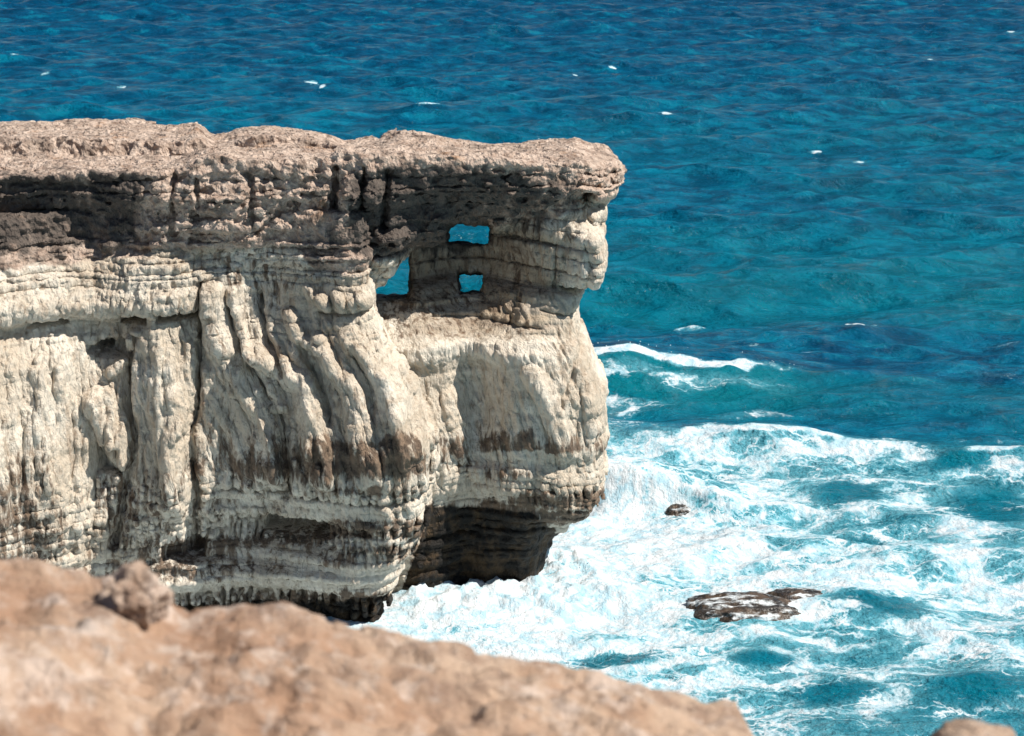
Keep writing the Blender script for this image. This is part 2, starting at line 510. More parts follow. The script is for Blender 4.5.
# rows of small columns in the tidal notches
def colrow(U, V, v0, v1, wave, seed):
    t = sstep(v0 - 3, v0 + 3, V) * sstep(v1 + 3, v1 - 3, V)
    ph = U / wave + 1.3 * noise(U / (wave * 3.1), V / 60, 1, seed) + .25 * noise(U / 5, V / 6, 2, seed)
    keepm = sstep(-.35, .15, noise(U / (wave * 1.9), V / 25, 5, seed + 3))
    return t * (keepm * (0.5 + 0.5 * np.cos(2 * np.pi * ph)) ** 1.7 + (1 - keepm) * (.45 + .4 * noise(U / 6, V / 5, 4, seed)))
wlow = V + 5 * noise(U / 80, 0.0, 7, 55) + 3.5 * noise(U / 13, V / 20, 7, 56)
for v0, v1, wv_, dep in ((484, 500, 9, .22), (520, 535, 8, .28), (538, 552, 7.5, .25), (594, 618, 11, .35)):
    pL += dep * colrow(U, wlow, v0, v1, wv_, int(v0)) * sstep(30, 80, U)
    pL -= dep * 0.55 * sstep(v0 - 2, v0 + 3, wlow) * sstep(v1 + 3, v1 - 2, wlow) * sstep(30, 80, U)
# traced columns and grooves
ridges = [([(208, 296), (214, 335), (232, 372), (262, 415), (270, 480)], 13, 17, .42),
          ([(232, 296), (236, 330), (256, 372), (276, 410)], 7, 9, .3),
          ([(250, 352), (280, 368), (304, 386), (312, 420), (322, 470)], 11, 16, .42),
          ([(286, 318), (300, 338), (318, 350)], 8, 7, .26),
          ([(318, 338), (332, 362), (345, 382), (360, 420), (372, 470)], 8, 16, .32),
          ([(352, 335), (372, 362), (392, 395), (408, 450)], 9, 14, .3),
          ([(158, 335), (160, 380), (172, 430), (170, 500)], 24, 22, .42),
          ([(138, 335), (128, 350), (112, 372)], 6, 6, .25),
          ([(100, 400), (112, 432), (118, 462)], 15, 13, .5),
          ([(60, 350), (50, 420), (60, 520)], 20, 26, .22),
          ([(12, 350), (8, 430), (14, 530)], 18, 22, .22)]
for pts, r0, r1, dep in ridges:
    pL += .9 * dep * rnd_ridge(stroke(WU, WV, pts, r0, r1)) * (1 + .5 * noise(U / 12, V / 25, 3, 25))
grooves = [([(197, 284), (198, 350), (196, 400), (186, 440), (191, 505), (188, 560)], 4, 11, .62),
           ([(137, 335), (128, 372), (127, 405), (134, 440), (124, 490), (112, 545)], 5, 10, .6),
           ([(226, 312), (246, 362), (268, 402), (284, 432), (285, 500)], 5, 10, .45),
           ([(256, 300), (262, 335), (282, 372)], 6, 6, .4),
           ([(300, 345), (318, 385), (328, 420)], 5, 6, .3),
           ([(94, 446), (92, 500)], 6, 5, .35)]
for pts, r0, r1, dep in grooves:
    pL -= dep * groove(stroke(.5 * WU + .5 * U, V, pts, r0, r1))
for q in [(121, 314, 148, 322, .7), (158, 313, 194, 319, .55), (30, 318, 64, 323, .3), (96, 341, 128, 356, .5), (98, 446, 119, 474, .45),
          (262, 531, 326, 546, .55), (160, 552, 200, 566, .4), (85, 346, 108, 352, .4)]:
    pL -= q[4] * pocket(.4 * WU + .6 * U, .4 * WV + .6 * V, *q[:4])
# a row of rounded teeth under the bedding, left of the opening
for k, (uu, vv) in enumerate([(312, 298), (325, 304), (339, 301), (351, 303), (362, 300)]):
    pL += (.2 + .05 * (k % 3)) * rnd_ridge(np.hypot((WU - uu - (V - vv) * .4) / (6.5 + k % 2), (WV - vv) / 11))
    pL += 0.12 * rnd_ridge(np.hypot((WU - uu - 3) / 6, (WV - vv - 21) / 9))
pL -= 0.12 * pocket(U, V, 318, 313, 378, 314, 3)
L_plan = plan([(-260, 40.5), (-120, 41.9), (0, 43.9), (90, 45.2), (110, 45.3), (170, 45.1), (205, 45.6), (260, 45.7), (320, 45.3), (358, 45.1), (369, 45.6), (364, 47.6), (345, 49.6), (300, 51), (0, 53), (-260, 57)], 400)

# --- stack (the outer pillar and the body under the opening)
U, V, WU, WV = field([150, 250, 300, 345, 760], [47.9, 48.0, 47.4, 46.5, 46.5], (540, 610), (0, 1.3))
wu2 = U + .5 * (WU - U)
wv2 = V + .4 * (WV - V)
vs = [205, 222, 235, 262, 276, 284, 292, 300, 312, 326, 338, 346, 356, 372, 390, 404, 412, 432, 445, 460, 472, 490, 505, 520, 545, 575, 620, 760]
us = [350, 405, 440, 480, 520, 560, 585, 605, 640]
TS = [  #350  405  440  480  520  560  585  605  640
    b(-1.2, -1.2, -1.2, -1.2, -1.0, -.6, -.5, -.4, -.4),      # 205
    b(-1.5, -1.5, -1.5, -1.5, -1.2, -.65, -.15, -.10, -.10),   # 222
    b(-1.5, -1.5, -1.5, -1.55, -1.2, -.65, -.12, -.05, -.05),  # 235
    b(-1.5, -1.5, -1.55, -1.6, -1.25, -.65, -.1, -.06, -.06),  # 262
    b(-1.5, -1.5, -1.55, -1.6, -1.25, -.75, -.3, -.25, -.25),  # 276
    b(-1.5, -1.5, -1.5, -1.5, -1.25, -.9, -.55, -.55, -.55),  # 284
    b(-1.0, -1.0, -1.0, -1.1, -1.0, -.7, -.5, -.5, -.5),      # 292
    b(-.75, -.75, -.75, -.9, -.85, -.62, -.6, -.62, -.62),    # 300
    b(-.5, -.5, -.5, -.65, -.7, -.6, -.72, -.76, -.76),       # 312
    b(-.15, -.15, -.1, -.4, -.55, -.55, -.72, -.78, -.78),    # 326
    b(.1, .1, .15, -.1, -.35, -.45, -.65, -.72, -.72),        # 338
    b(.3, .3, .35, .25, -.05, -.3, -.6, -.68, -.68),          # 346
    b(.3, .3, .3, .28, .15, -.15, -.45, -.56, -.56),          # 356
    b(.2, .2, .12, -.05, .12, .0, -.3, -.38, -.38),           # 372
    b(.2, .2, .12, -.15, .1, .1, -.05, -.05, -.05),           # 390
    b(.3, .3, .22, -.15, .1, .15, .0, .0, .0),                # 404
    b(.3, .32, .28, -.12, .05, .1, -.1, -.16, -.16),          # 412
    b(.4, .45, .45, -.02, .1, .15, .0, -.1, -.1),             # 432
    b(.4, .45, .5, .1, .12, .2, .08, .02, .02),               # 445
    b(.3, .35, .42, .12, .0, .02, -.1, -.18, -.18),           # 460
    b(.3, .35, .40, .25, .12, .18, .02, -.03, -.03),          # 472
    b(.2, .25, .3, .2, .1, .16, .05, .02, .02),               # 490
    b(.05, .05, .08, .08, .02, .1, .0, -.08, -.08),           # 505
    b(-.05, .0, .05, .1, -.02, -.12, -.25, -.38, -.38),     # 520
    b(-.1, -.0, .05, .1, -.2, -.95, -1.4, -1.5, -1.5),       # 545
    b(-.1, -.1, .0, .05, -.55, -1.7, -2.3, -2.5, -2.5),      # 575
    b(-.2, -.2, -.2, -.2, -.9, -2.2, -2.6, -2.8, -2.8),       # 620
    b(-.3, -.3, -.3, -.5, -1.0, -2.2, -2.6, -2.8, -2.8)]       # 760
pS = blur(table(wu2, wv2, us, vs, TS), 2)
sbody = sstep(345, 385, V) * sstep(520, 490, V)
lean = np.interp(V, [345, 400, 460, 520], [0, 12, 30, 34]) * sstep(600, 470, U)
su = U - lean + 4 * fbm(U / 40, V / 80, 1.7, 3, 68)
pS += sbody * (0.10 * ridged(su / 24, V / 150, 0, 2, 71) + 0.05 * ridged(su / 9, V / 60, 2, 2, 72) + .02 * noise(su / 4, V / 26, 5, 73))
lip = sstep(335, 345, V) * sstep(372, 352, V)
pS += lip * 0.06 * ridged(U / 7, V / 40, 3, 2, 74)
bv = V + 4 * fbm(U / 90, 0, 4, 3, 91)
pil = sstep(300, 285, V)
pS += (0.03 + .04 * pil + 0.06 * sstep(450, 500, V)) * noise(bv / 8, U / 140, 0, 92)
lo_, jo_ = layers(bv, U, 9)
pS += np.clip(.55 * pil + .5 * sstep(452, 470, V), 0, 1) * (.07 * lo_ - .10 * jo_)
pS += 0.10 * fbm(U / 45, V / 30, 6, 4, 93) * (0.4 + .5 * sstep(560, 590, U))
pS0 = blur(table(wu2, wv2, us, vs, TS), 2)
floor_ = sstep(290, 300, V) * sstep(348, 340, V) * sstep(575, 545, U)
pS = pS0 + (pS - pS0) * (1 - .8 * floor_) + floor_ * .05 * noise((V + 10 * noise(U / 90, V / 30, 4, 95)) / 6, U / 90, 3, 94)
pS += sstep(503, 512, V) * (.10 * fbm(U / 18, V / 14, 3, 4, 96) + .05 * noise(V / 6, U / 50, 2, 97))
for v0, v1, wv_, dep in ((480, 492, 7.5, .24), (499, 509, 7, .22)):
    m_ = sstep(520, 545, U)
    vv = V + (605 - U) * 0.06
    pS += m_ * dep * (colrow(U, vv, v0, v1, wv_, int(v0)) - .65 * sstep(v0 - 2, v0 + 2, vv) * sstep(v1 + 2, v1 - 2, vv))
for pts, r0, r1, dep in [([(590, 225), (597, 250), (594, 272)], 7, 9, .22), ([(452, 400), (462, 440), (474, 470)], 12, 14, .18),
                         ([(530, 372), (548, 400), (566, 440)], 10, 14, .22), ([(572, 350), (588, 385), (596, 425)], 8, 11, .2)]:
    pS += dep * rnd_ridge(stroke(U, V, pts, r0, r1))
for pts, r0, r1, dep in [([(414, 266), (600, 263)], 2.5, 2.5, .12), ([(415, 240), (556, 236)], 3, 3, .16), ([(556, 236), (553, 285)], 3, 3, .18),
                         ([(562, 284), (606, 287)], 5, 6, .4), ([(520, 292), (505, 340)], 2.5, 2.5, .1), ([(540, 310), (600, 318)], 3, 3, .1),
                         ([(430, 318), (540, 332)], 3, 3, .15), ([(585, 330), (560, 400)], 4, 4, .15)]:
    pS -= dep * groove(stroke(U, V, pts, r0, r1))
S_plan = plan([(330, 46.9), (400, 46.5), (432, 46.6), (466, 47.35), (490, 47.0), (518, 46.5), (552, 46.6), (586, 46.9), (599, 47.6), (603, 49.0), (594, 51.0), (560, 51.9), (480, 51.4), (400, 51.0), (330, 51.0)], 430)

# --- cap
U, V, WU, WV = field([120, 200, 245, 300], [45.9, 45.9, 46.3, 46.6], (470, 540, 580, 612), (0, .5, 1.1, 2.3))
wv2 = V + .8 * (WV - V)
vs = [140, 156, 166, 178, 190, 205, 220, 232, 244, 254, 266, 290]
us = [-120, 0, 80, 140, 165, 240, 300, 318, 350, 385, 420, 470, 520, 550, 580, 600, 625]
TC = [  #-120   0    80   140  165  240  300  318  350  385  420  470  520  550  580  600  625
    b(.1, .1, .1, .2, .3, .3, .3, .2, .3, .3, .1, .1, .0, .0, -.1, -.1, -.1),            # 140
    b(.4, .4, .4, .45, .5, .45, .45, .35, .5, .5, .35, .3, .2, .1, .1, .05, .05),        # 156
    b(.45, .45, .45, .55, .6, .5, .5, .35, .55, .6, .45, .45, .35, .25, .2, .25, .25),    # 166
    b(.3, .3, .35, .5, .62, .55, .52, .3, .55, .55, .3, .3, .28, .2, .2, .32, .32),     # 178
    b(.15, .15, .25, .5, .64, .6, .5, .3, .6, .45, .12, .1, .1, .1, .1, .2, .2),         # 190
    b(.05, .05, .15, .3, .64, .62, .42, .2, .5, .3, -.05, -.2, -.2, -.2, -.25, -.1, -.1), # 205
    b(.08, .05, .1, .2, .6, .66, .35, .1, .2, .15, -.1, -.6, -.7, -.6, -.5, -.25, -.25),  # 220
    b(.05, .05, .1, .15, .5, .55, .25, .0, .1, .1, -.2, -1.1, -1.2, -1.0, -.7, -.3, -.3),  # 232
    b(.0, .0, .0, .08, .2, .2, .05, .0, .1, .15, -.5, -1.4, -1.6, -1.3, -.8, -.4, -.4),    # 244
    b(-.05, -.05, -.05, .0, .05, .05, .0, .0, .08, .0, -1.2, -1.6, -1.8, -1.4, -.9, -.5, -.5),    # 254
    b(.0, .0, .0, .05, .0, .0, -.1, -.1, -.1, -.3, -1.6, -1.8, -1.8, -1.4, -.9, -.5, -.5),    # 266
    b(-.4, -.4, -.4, -.4, -.4, -.4, -.4, -.4, -.4, -.8, -1.9, -1.9, -1.9, -1.6, -1.2, -.9, -.9)]  # 290
pC = blur(table(WU, wv2, us, vs, TC), 2)
pC += 0.20 * fbm(U / 30, V / 22, 0, 4, 101) + .12 * np.round(2 * fbm(U / 26, V / 18, 7, 3, 105)) * sstep(160, 172, V) + 0.06 * fbm(U / 7, V / 7, 4, 3, 102)
lo_, jo_ = layers(V + 7 * fbm(U / 70, V / 60, 3, 3, 106), U, 13, 6, 16)
pC += sstep(164, 172, V) * (.10 * lo_ - .14 * jo_)
pC += .07 * noise((V + 4 * fbm(U / 60, 0, 0, 2, 103)) / 9, U / 120, 0, 104)
for pts, r0, r1, dep in [([(152, 175), (154, 235)], 7, 7, .18), ([(178, 165), (178, 225)], 4, 5, .35), ([(338, 165), (336, 215)], 4, 5, .4),
                         ([(366, 165), (362, 210)], 4, 4, .4), ([(388, 168), (384, 225)], 5, 6, .4), ([(253, 170), (258, 225)], 4, 4, .22), ([(200, 170), (204, 200)], 3, 3, .2),
                         ([(0, 176), (60, 178), (140, 190)], 5, 4, .15), ([(590, 195), (575, 212)], 7, 7, .5), ([(290, 200), (260, 226)], 4, 4, .2),
                         ([(250, 262), (250, 282)], 3, 3, .3), ([(0, 208), (60, 205), (130, 212)], 3, 3, .25), ([(250, 250), (420, 252)], 2.5, 2.5, .16), ([(240, 240), (400, 240)], 2.5, 2.5, .14)]:
    pC -= dep * groove(stroke(U, V, pts, r0, r1))
pC += .3 * rnd_ridge(np.hypot((U - 352) / 13, (V - 190) / 24)) + .25 * rnd_ridge(np.hypot((U - 374) / 11, (V - 192) / 24)) \
    + .25 * rnd_ridge(np.hypot((U - 318) / 14, (V - 188) / 16)) + .25 * rnd_ridge(np.hypot((U - 596) / 12, (V - 217) / 8)) \
    + .3 * rnd_ridge(np.hypot((U - 120) / 16, (V - 235) / 18)) + .3 * rnd_ridge(np.hypot((U - 400) / 22, (V - 236) / 12))
pC += np.clip(sstep(180, 172, V), 0, 1) * 0.06 * fbm(U / 9, V / 6, 9, 3, 110)
C_plan = plan([(-260, 42.6), (-120, 44.0), (0, 45.3), (90, 45.6), (165, 45.6), (240, 45.7), (310, 45.9), (390, 45.9), (470, 46.2), (535, 46.6), (580, 47.2), (609, 48.4), (615, 49.6), (598, 50.6), (520, 50.7), (400, 50.8), (300, 51.6), (215, 52.6), (150, 53.2), (0, 53.6), (-260, 56)], 190)

# top of the cap: height along the rim and along the far crest
def zc(u, v, Y):
    return at_depth(u, v, Y)[2]
gx, gy = np.meshgrid(xs, ys, indexing='ij')
ug = W / 2 + F * gx / (gy * CP + 9.0 * SP)
rim_u = [-200, 0, 100, 150, 250, 330, 380, 430, 470, 500, 530, 560, 590, 620]
rim_v = [162, 160, 156, 154, 151, 150, 152, 149, 152, 154, 158, 160, 160, 160]
cr_u = [-200, 0, 60, 130, 170, 200, 215, 235, 270, 300, 345, 375, 400, 430, 460, 480, 510, 540, 575, 600, 620]
cr_v = [124, 124, 122, 125, 127, 134, 138, 134, 130, 134, 142, 140, 132, 133, 138, 142, 144, 142, 139, 148, 160]
yf = np.interp(ug, [0, 240, 390, 470, 535, 580, 605], [45.3, 45.7, 45.9, 46.2, 46.6, 47.3, 48.6])
yb = np.interp(ug, [0, 150, 215, 300, 400, 520, 590, 605], [53.0, 52.6, 52.0, 51.0, 50.2, 50.1, 50.0, 49.4])
zr = zc(ug, np.interp(ug, rim_u, rim_v), yf)
zb = zc(ug, np.interp(ug, cr_u, cr_v), yb)
s_ = np.clip((gy - yf) / np.maximum(yb - yf, .8), -.3, 1.2)
ztop = zr + (zb - zr) * s_
tq = 5 * fbm(gx / 2.2, gy / 1.1, 0, 5, 120)
ztop += 0.05 * (np.floor(tq) + sstep(.35, .65, tq - np.floor(tq))) + .05 * fbm(gx / 1.5, gy, 8, 3, 119) + 0.03 * fbm(gx / .35, gy / .35, 3, 3, 121) - .07 * sstep(.3, .7, s_) * 0
# a low step where the upper terrace begins on the left
wob_ = s_ + .10 * fbm(gx / .9, gy / .8, 0, 4, 122)
ztop += 0.34 * sstep(.42, .46, wob_) * sstep(215, 195, ug) - 0.30 * sstep(215, 170, ug)
ztop -= .12 * sstep(225, 250, ug) * sstep(345, 330, ug)
ztop += 0.22 * sstep(.50, .54, wob_ + .1 * noise(gx / 2, 0, 0, 124)) * sstep(225, 250, ug) * sstep(345, 330, ug) - .05
ztop = ztop.astype(np.float32)
zCb = at_depth(300, np.interp(ug, [340, 372, 382, 398, 413, 440, 620], [285, 283, 277, 260, 250, 246, 244]), 47.0)[2]
zCb = (zCb + .07 * fbm(gx / .4, gy / .4, 2, 3, 123)).astype(np.float32)

def smin(a, c, k):
    h = np.clip(0.5 + 0.5 * (c - a) / k, 0, 1)
    return c + (a - c) * h - k * h * (1 - h)
def smax(a, c, k):
    return -smin(-a, -c, k)

sdL, sdS, sdC = sd_plan(L_plan), sd_plan(S_plan), sd_plan(C_plan)

zLt = at_depth(300, 205, 46.0)[2]          # the wall and the pillar run up inside the cap
D = np.full((len(xs), len(ys), len(zs)), 0.4, np.float32)
x413 = at_depth(413, 270, 47.4)[0]
# the three see-through openings as slanted prisms along a direction falling away to sea
def prism(u0, v0, u1, v1, Y, z, r):
    """distance to a rounded box whose axis drops outwards; (u, v) give its front corners at depth Y"""
    xa, _, za = at_depth(u0, v1, Y)
    xb, _, zb_ = at_depth(u1, v0, Y)
    xm, zm, hw, hh = (xa + xb) / 2, (za + zb_) / 2, (xb - xa) / 2 - r, (zb_ - za) / 2 - r
    dx, dy, dz = ray((u0 + u1) / 2, (v0 + v1) / 2)
    cx = xm + (gy - Y) * dx / dy
    cz = zm + (gy - Y) * dz / dy
    wob = 0.15 * fbm(gx / .4, gy / .6, z / .4, 3, 130 + int(u0))
    qx, qz = np.abs(gx - cx + wob) - hw, np.abs(z - cz - wob) - hh
    return np.minimum(np.maximum(qx, qz), 0) + np.hypot(np.maximum(qx, 0), np.maximum(qz, 0)) - r
x360 = at_depth(367, 280, 46.5)[0]
for k, z in enumerate(zs):
    dL = smax(sdL - pL[:, k][:, None], np.float32(z - zLt), 0.2)
    dS = smax(sdS - pS[:, k][:, None], np.float32(z - zLt), 0.2)
    # the pillar stands clear of the wall: free space left of it above the ledge
    zl = at_depth(395, 301, 47.6)[2] - .22 * (gy - 47.6)
    cut = smax(gx - (x413 + (gy - 47.4) * (-.05) + .14 * fbm(gx / .5, gy / .5, z / .5, 3, 131)), (zl + .22 * fbm(gx / .6, gy / .6, 0, 3, 132)) - z, 0.25)
    dS = smax(dS, -cut, 0.06)
    dC = smax(sdC - pC[:, k][:, None], z - ztop, 0.08)
    dC = smax(dC, zCb - z, 0.1)
    d = smin(smin(dL, dS, 0.10), dC, 0.12)
    v_here = project(0, 47.5, z)[1]
    if 215 < v_here < 400:
        d = smax(d, -prism(445, 222, 494, 245, 47.8, z, .18), 0.05)
        d = smax(d, -prism(454, 270, 487, 295, 47.8, z, .15), 0.04)
    D[:, :, k] = np.clip(d, -0.3, 0.3)

grid = vdb.FloatGrid(0.3)
grid.copyFromArray(D)
pts, quads = grid.convertToQuads(0.0)
del grid, D
pts = np.asarray(pts, np.float32) * VX + np.array([X0, YA, Z0], np.float32)
quads = np.asarray(quads, np.int32)
nrm = vnormals(pts, quads)
# outward test on the topmost point
if nrm[np.argmax(pts[:, 2])][2] < 0:
    quads = quads[:, ::-1].copy()
    nrm = -nrm

# keep the big connected body, drop faces on the far limits of the volume
fc = pts[quads].mean(1)
keep = (fc[:, 0] > X0 + .15) & (fc[:, 1] < YB - .15) & (fc[:, 2] > Z0 + .15)
quads = quads[keep]

# split the quads once for relief at the scale of a few centimetres
def refine(v, f):
    e = np.sort(np.concatenate([f[:, [0, 1]], f[:, [1, 2]], f[:, [2, 3]], f[:, [3, 0]]]), 1)
    key = e[:, 0].astype(np.int64) * len(v) + e[:, 1]
    uq, inv = np.unique(key, return_inverse=True)
    ea, eb = uq // len(v), uq % len(v)
    em = (v[ea] + v[eb]) / 2
    cm = v[f].mean(1)
    n, m, q = len(v), len(uq), len(f)
    i01, i12, i23, i30 = [inv[k * q:(k + 1) * q] + n for k in range(4)]
    ic = np.arange(q) + n + m
    V2 = np.concatenate([v, em, cm])
    F2 = np.concatenate([np.stack([f[:, 0], i01, ic, i30], 1), np.stack([i01, f[:, 1], i12, ic], 1),
                         np.stack([ic, i12, f[:, 2], i23], 1), np.stack([i30, ic, i23, f[:, 3]], 1)])
    return V2.astype(np.float32), F2.astype(np.int32)

used = np.unique(quads)
remap = np.full(len(pts), -1, np.int32)
remap[used] = np.arange(len(used))
pts, quads = pts[used], remap[quads]
REFINE = False
if REFINE:
    pts, quads = refine(pts, quads)
nrm = vnormals(pts, quads)
print('cliff verts', len(pts))

# relief in three dimensions
X, Y, Z = pts[:, 0], pts[:, 1], pts[:, 2]
U, V = project(X, np.full_like(X, 46.2), Z)
zcap = at_depth(np.clip(U, 0, 620), np.interp(U, [0, 150, 160, 300, 320, 400, 540, 600, 620], [250, 246, 240, 236, 262, 258, 232, 214, 210]), 46.2)[2]
UR, VR = project(X, Y, Z)
capw = sstep(-.25, .2, Z - zcap + .25 * fbm(X / .8, Y / .8, Z / .8, 3, 140))
wx = X + .15 * noise(X / .5, Y / .5, Z / .5, 141)
wz = Z + .15 * noise(X / .5, Y / .5, Z / .5, 142)
pits = cells(wx / .22, Y / .22, wz / .20, 143)
pits2 = cells(wx / .42, Y / .42, wz / .34, 144)
rough = fbm(wx / .30, Y / .30, wz / .26, 4, 145)
lnx = wx + .38 * np.clip(Z - 3.0, 0, 5) * sstep(-9.5, -7.0, X) * sstep(4.5, 3, Z * 0)
flute = ridged(lnx / .15, Y / .3, wz / 1.3, 2, 146)
flute2 = ridged(lnx / .32, Y / .5, wz / 1.9, 2, 153)
honey = cells(wx / .14, Y / .14, wz / .24, 147)
topw = sstep(.5, .8, nrm[:, 2])
rough2 = fbm(wx / .11, Y / .11, wz / .11, 2, 148)
dcap = (0.10 * (pits - .5) + .10 * (pits2 - .5) + .09 * rough) * (1 - .8 * topw) + .035 * rough2
crust = sstep(-.2, .3, fbm(X / .7, Y / .7, Z / .7, 3, 149))
lowz = sstep(3.2, 2.4, Z)
dbody = (.05 * flute + .055 * flute2) * (1 - .4 * lowz) + (.012 + .03 * crust) * rough + (.028 * crust * (honey - .5) * (1 - topw) + .022 * (pits - .5) * crust) * (1 - .7 * lowz) + .02 * crust * rough2
dbody = dbody * (1 - .65 * topw)
disp = dcap * capw + dbody * (1 - capw)
pts = pts + nrm * disp[:, None].astype(np.float32)
U, V = UR, VR
# painted masks: brown drip bands, lichen and overhang shade, algae and foot shade
Vj = V + np.where(V < 500, 11, 5) * fbm(X / .9, Z / 3, 0, 4, 150)
usL = [-100, 30, 80, 120, 160, 200, 260, 310, 340, 430]
brownL = table(U, Vj, usL, [240, 262, 285, 330, 400, 430, 442, 470, 482, 492, 500, 514, 522, 536, 541, 548, 562, 572, 584, 596, 640], [
    b(.5, .5, .5, .4, .3, .3, .4, .5, .5, .5),       # 240
    b(.35, .35, .3, .25, .2, .4, .6, .5, .5, .5),    # 262
    b(.2, .25, .2, .2, .2, .4, .6, .4, .4, .3),      # 285
    b(.1, .1, .1, .25, .1, .3, .3, .2, .3, .3),      # 330
    b(.1, .1, .15, .2, .1, .4, .3, .2, .15, .1),     # 400
    b(.2, .15, .15, .2, .1, .45, .4, .3, .2, .15),   # 430
    b(.3, .3, .15, .2, .2, .45, .5, .6, .8, .8),     # 442
    b(.6, .55, .2, .5, .4, .8, .9, .9, .95, .95),    # 470
    b(.7, .6, .2, .6, .5, .5, .6, .6, .4, .4),       # 482
    b(.8, .65, .25, .6, .55, .4, .4, .5, .7, .75),   # 492
    b(.85, .7, .3, .6, .6, .5, .5, .3, .2, .2),      # 500
    b(.85, .7, .3, .6, .6, .4, .3, .2, .15, .1),     # 514
    b(.85, .75, .3, .6, .5, .2, .2, .4, .8, .85),    # 522
    b(.85, .75, .35, .6, .5, .3, .8, .9, .85, .85),  # 536
    b(.85, .75, .35, .6, .6, .9, .9, .8, .3, .3),    # 541
    b(.8, .7, .4, .6, .7, .9, .5, .4, .7, .8),       # 548
    b(.8, .7, .4, .6, .8, .6, .5, .5, .7, .5),       # 562
    b(.7, .7, .4, .6, .9, .8, .5, .2, .15, .15),     # 572
    b(.7, .7, .5, .4, .2, .15, .15, .2, .2, .3),     # 584
    b(.8, .8, .8, .8, .5, .5, .7, .9, .9, .9),       # 596
    b(1, 1, 1, 1, 1, 1, 1, 1, 1, 1)])
brownS = table(U, Vj + .5 * (V - Vj), [380, 425, 445, 470, 490, 530, 560, 610], [205, 225, 290, 300, 336, 342, 385, 425, 438, 450, 455, 466, 476, 486, 492, 500, 509, 512, 520, 526, 640], [
    b(.6, .6, .6, .6, .6, .6, .5, .3),       # 205
    b(.5, .5, .5, .5, .5, .5, .35, .2),      # 225
    b(.5, .5, .5, .5, .5, .5, .3, .2),       # 290
    b(.6, .6, .6, .5, .5, .45, .3, .2),      # 300
    b(.55, .5, .5, .45, .4, .35, .25, .2),   # 336
    b(.1, .1, .1, .2, .3, .3, .2, .2),       # 342
    b(.1, .1, .1, .1, .15, .1, .1, .2),      # 385
    b(.1, .2, .4, .3, .4, .2, .2, .2),       # 425
    b(.2, .4, .7, .6, .85, .8, .6, .5),      # 438
    b(.2, .4, .7, .7, .95, .95, .85, .6),    # 450
    b(.2, .4, .6, .6, .2, .2, .2, .15),      # 455
    b(.2, .4, .6, .6, .4, .35, .4, .15),     # 466
    b(.2, .3, .4, .4, .65, .6, .2, .1),      # 476
    b(.1, .1, .1, .1, .1, .05, .05, .1),     # 486
    b(.1, .1, .1, .1, .2, .5, .75, .8),      # 492
    b(.3, .2, .2, .3, .6, .95, .95, .95),    # 500
    b(1, 1, 1, 1, 1, .8, .6, .5),            # 509
    b(1, 1, 1, 1, 1, .95, .9, .9),           # 512
    b(1, 1, 1, 1, 1, .95, .9, .9),           # 520
    b(1, 1, 1, 1, 1, .7, .15, .15),          # 526
    b(1, 1, 1, 1, 1, 1, .3, .3)])
edge_u = np.interp(V, [200, 250, 300, 345, 400, 455, 530, 590, 640], [400, 395, 382, 380, 404, 424, 424, 402, 380])
onS = sstep(-4, 4, U - edge_u)
patch = 1 + .45 * fbm(X / .9, Y / .9, Z / 1.5, 3, 154)
brown = (brownL * (1 - onS) + brownS * onS) * np.where(V < 500, patch, 1)
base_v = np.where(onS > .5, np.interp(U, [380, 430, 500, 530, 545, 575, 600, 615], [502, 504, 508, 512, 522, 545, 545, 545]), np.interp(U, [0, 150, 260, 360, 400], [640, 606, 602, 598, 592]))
algae_shade = sstep(-7, 7, V - base_v + 6 * fbm(X / .6, Y / .6, Z / .6, 3, 151))
lichen_shade = table(U, V, [-100, 0, 60, 130, 150, 170, 240, 310, 330, 385, 440, 520, 560, 590, 620],
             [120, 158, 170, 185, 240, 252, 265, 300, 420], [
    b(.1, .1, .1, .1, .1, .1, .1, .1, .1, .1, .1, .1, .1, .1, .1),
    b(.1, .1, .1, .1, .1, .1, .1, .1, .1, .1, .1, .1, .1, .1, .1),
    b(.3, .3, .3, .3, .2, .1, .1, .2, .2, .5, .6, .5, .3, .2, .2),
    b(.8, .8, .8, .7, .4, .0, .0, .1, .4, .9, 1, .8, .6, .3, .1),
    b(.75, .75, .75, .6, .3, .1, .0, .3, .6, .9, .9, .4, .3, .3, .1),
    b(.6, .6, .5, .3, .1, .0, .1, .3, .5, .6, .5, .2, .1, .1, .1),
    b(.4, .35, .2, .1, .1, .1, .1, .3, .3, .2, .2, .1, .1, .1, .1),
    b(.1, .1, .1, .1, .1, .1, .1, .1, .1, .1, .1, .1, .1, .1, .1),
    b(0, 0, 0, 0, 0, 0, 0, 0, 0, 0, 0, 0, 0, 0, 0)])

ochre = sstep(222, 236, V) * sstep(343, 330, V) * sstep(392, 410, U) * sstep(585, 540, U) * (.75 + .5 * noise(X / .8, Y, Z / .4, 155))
cliff_mat = cliff_material()
cliff = bpy.data.objects.new('sea_cliff', None)
cliff.location = (-6, 48, 0)
col.objects.link(cliff)
cliff['label'] = 'pale weathered limestone sea cliff with dark cap and see-through window holes near its tip'
cliff['category'] = 'sea cliff'
pts_l = pts - np.array([-6, 48, 0], np.float32)
nrm = vnormals(pts, quads)
fz = Z[quads].mean(1) - zcap[quads].mean(1)
fx, fy, fv = X[quads].mean(1), Y[quads].mean(1), V[quads].mean(1)
fu = U[quads].mean(1)
kind = np.where(fz > 0, 0, np.where((fu > np.interp(fv, [250, 300, 345, 400, 455, 530, 590, 640], [395, 382, 384, 402, 424, 424, 402, 380])) & (fy > 44.0), 2, 1))
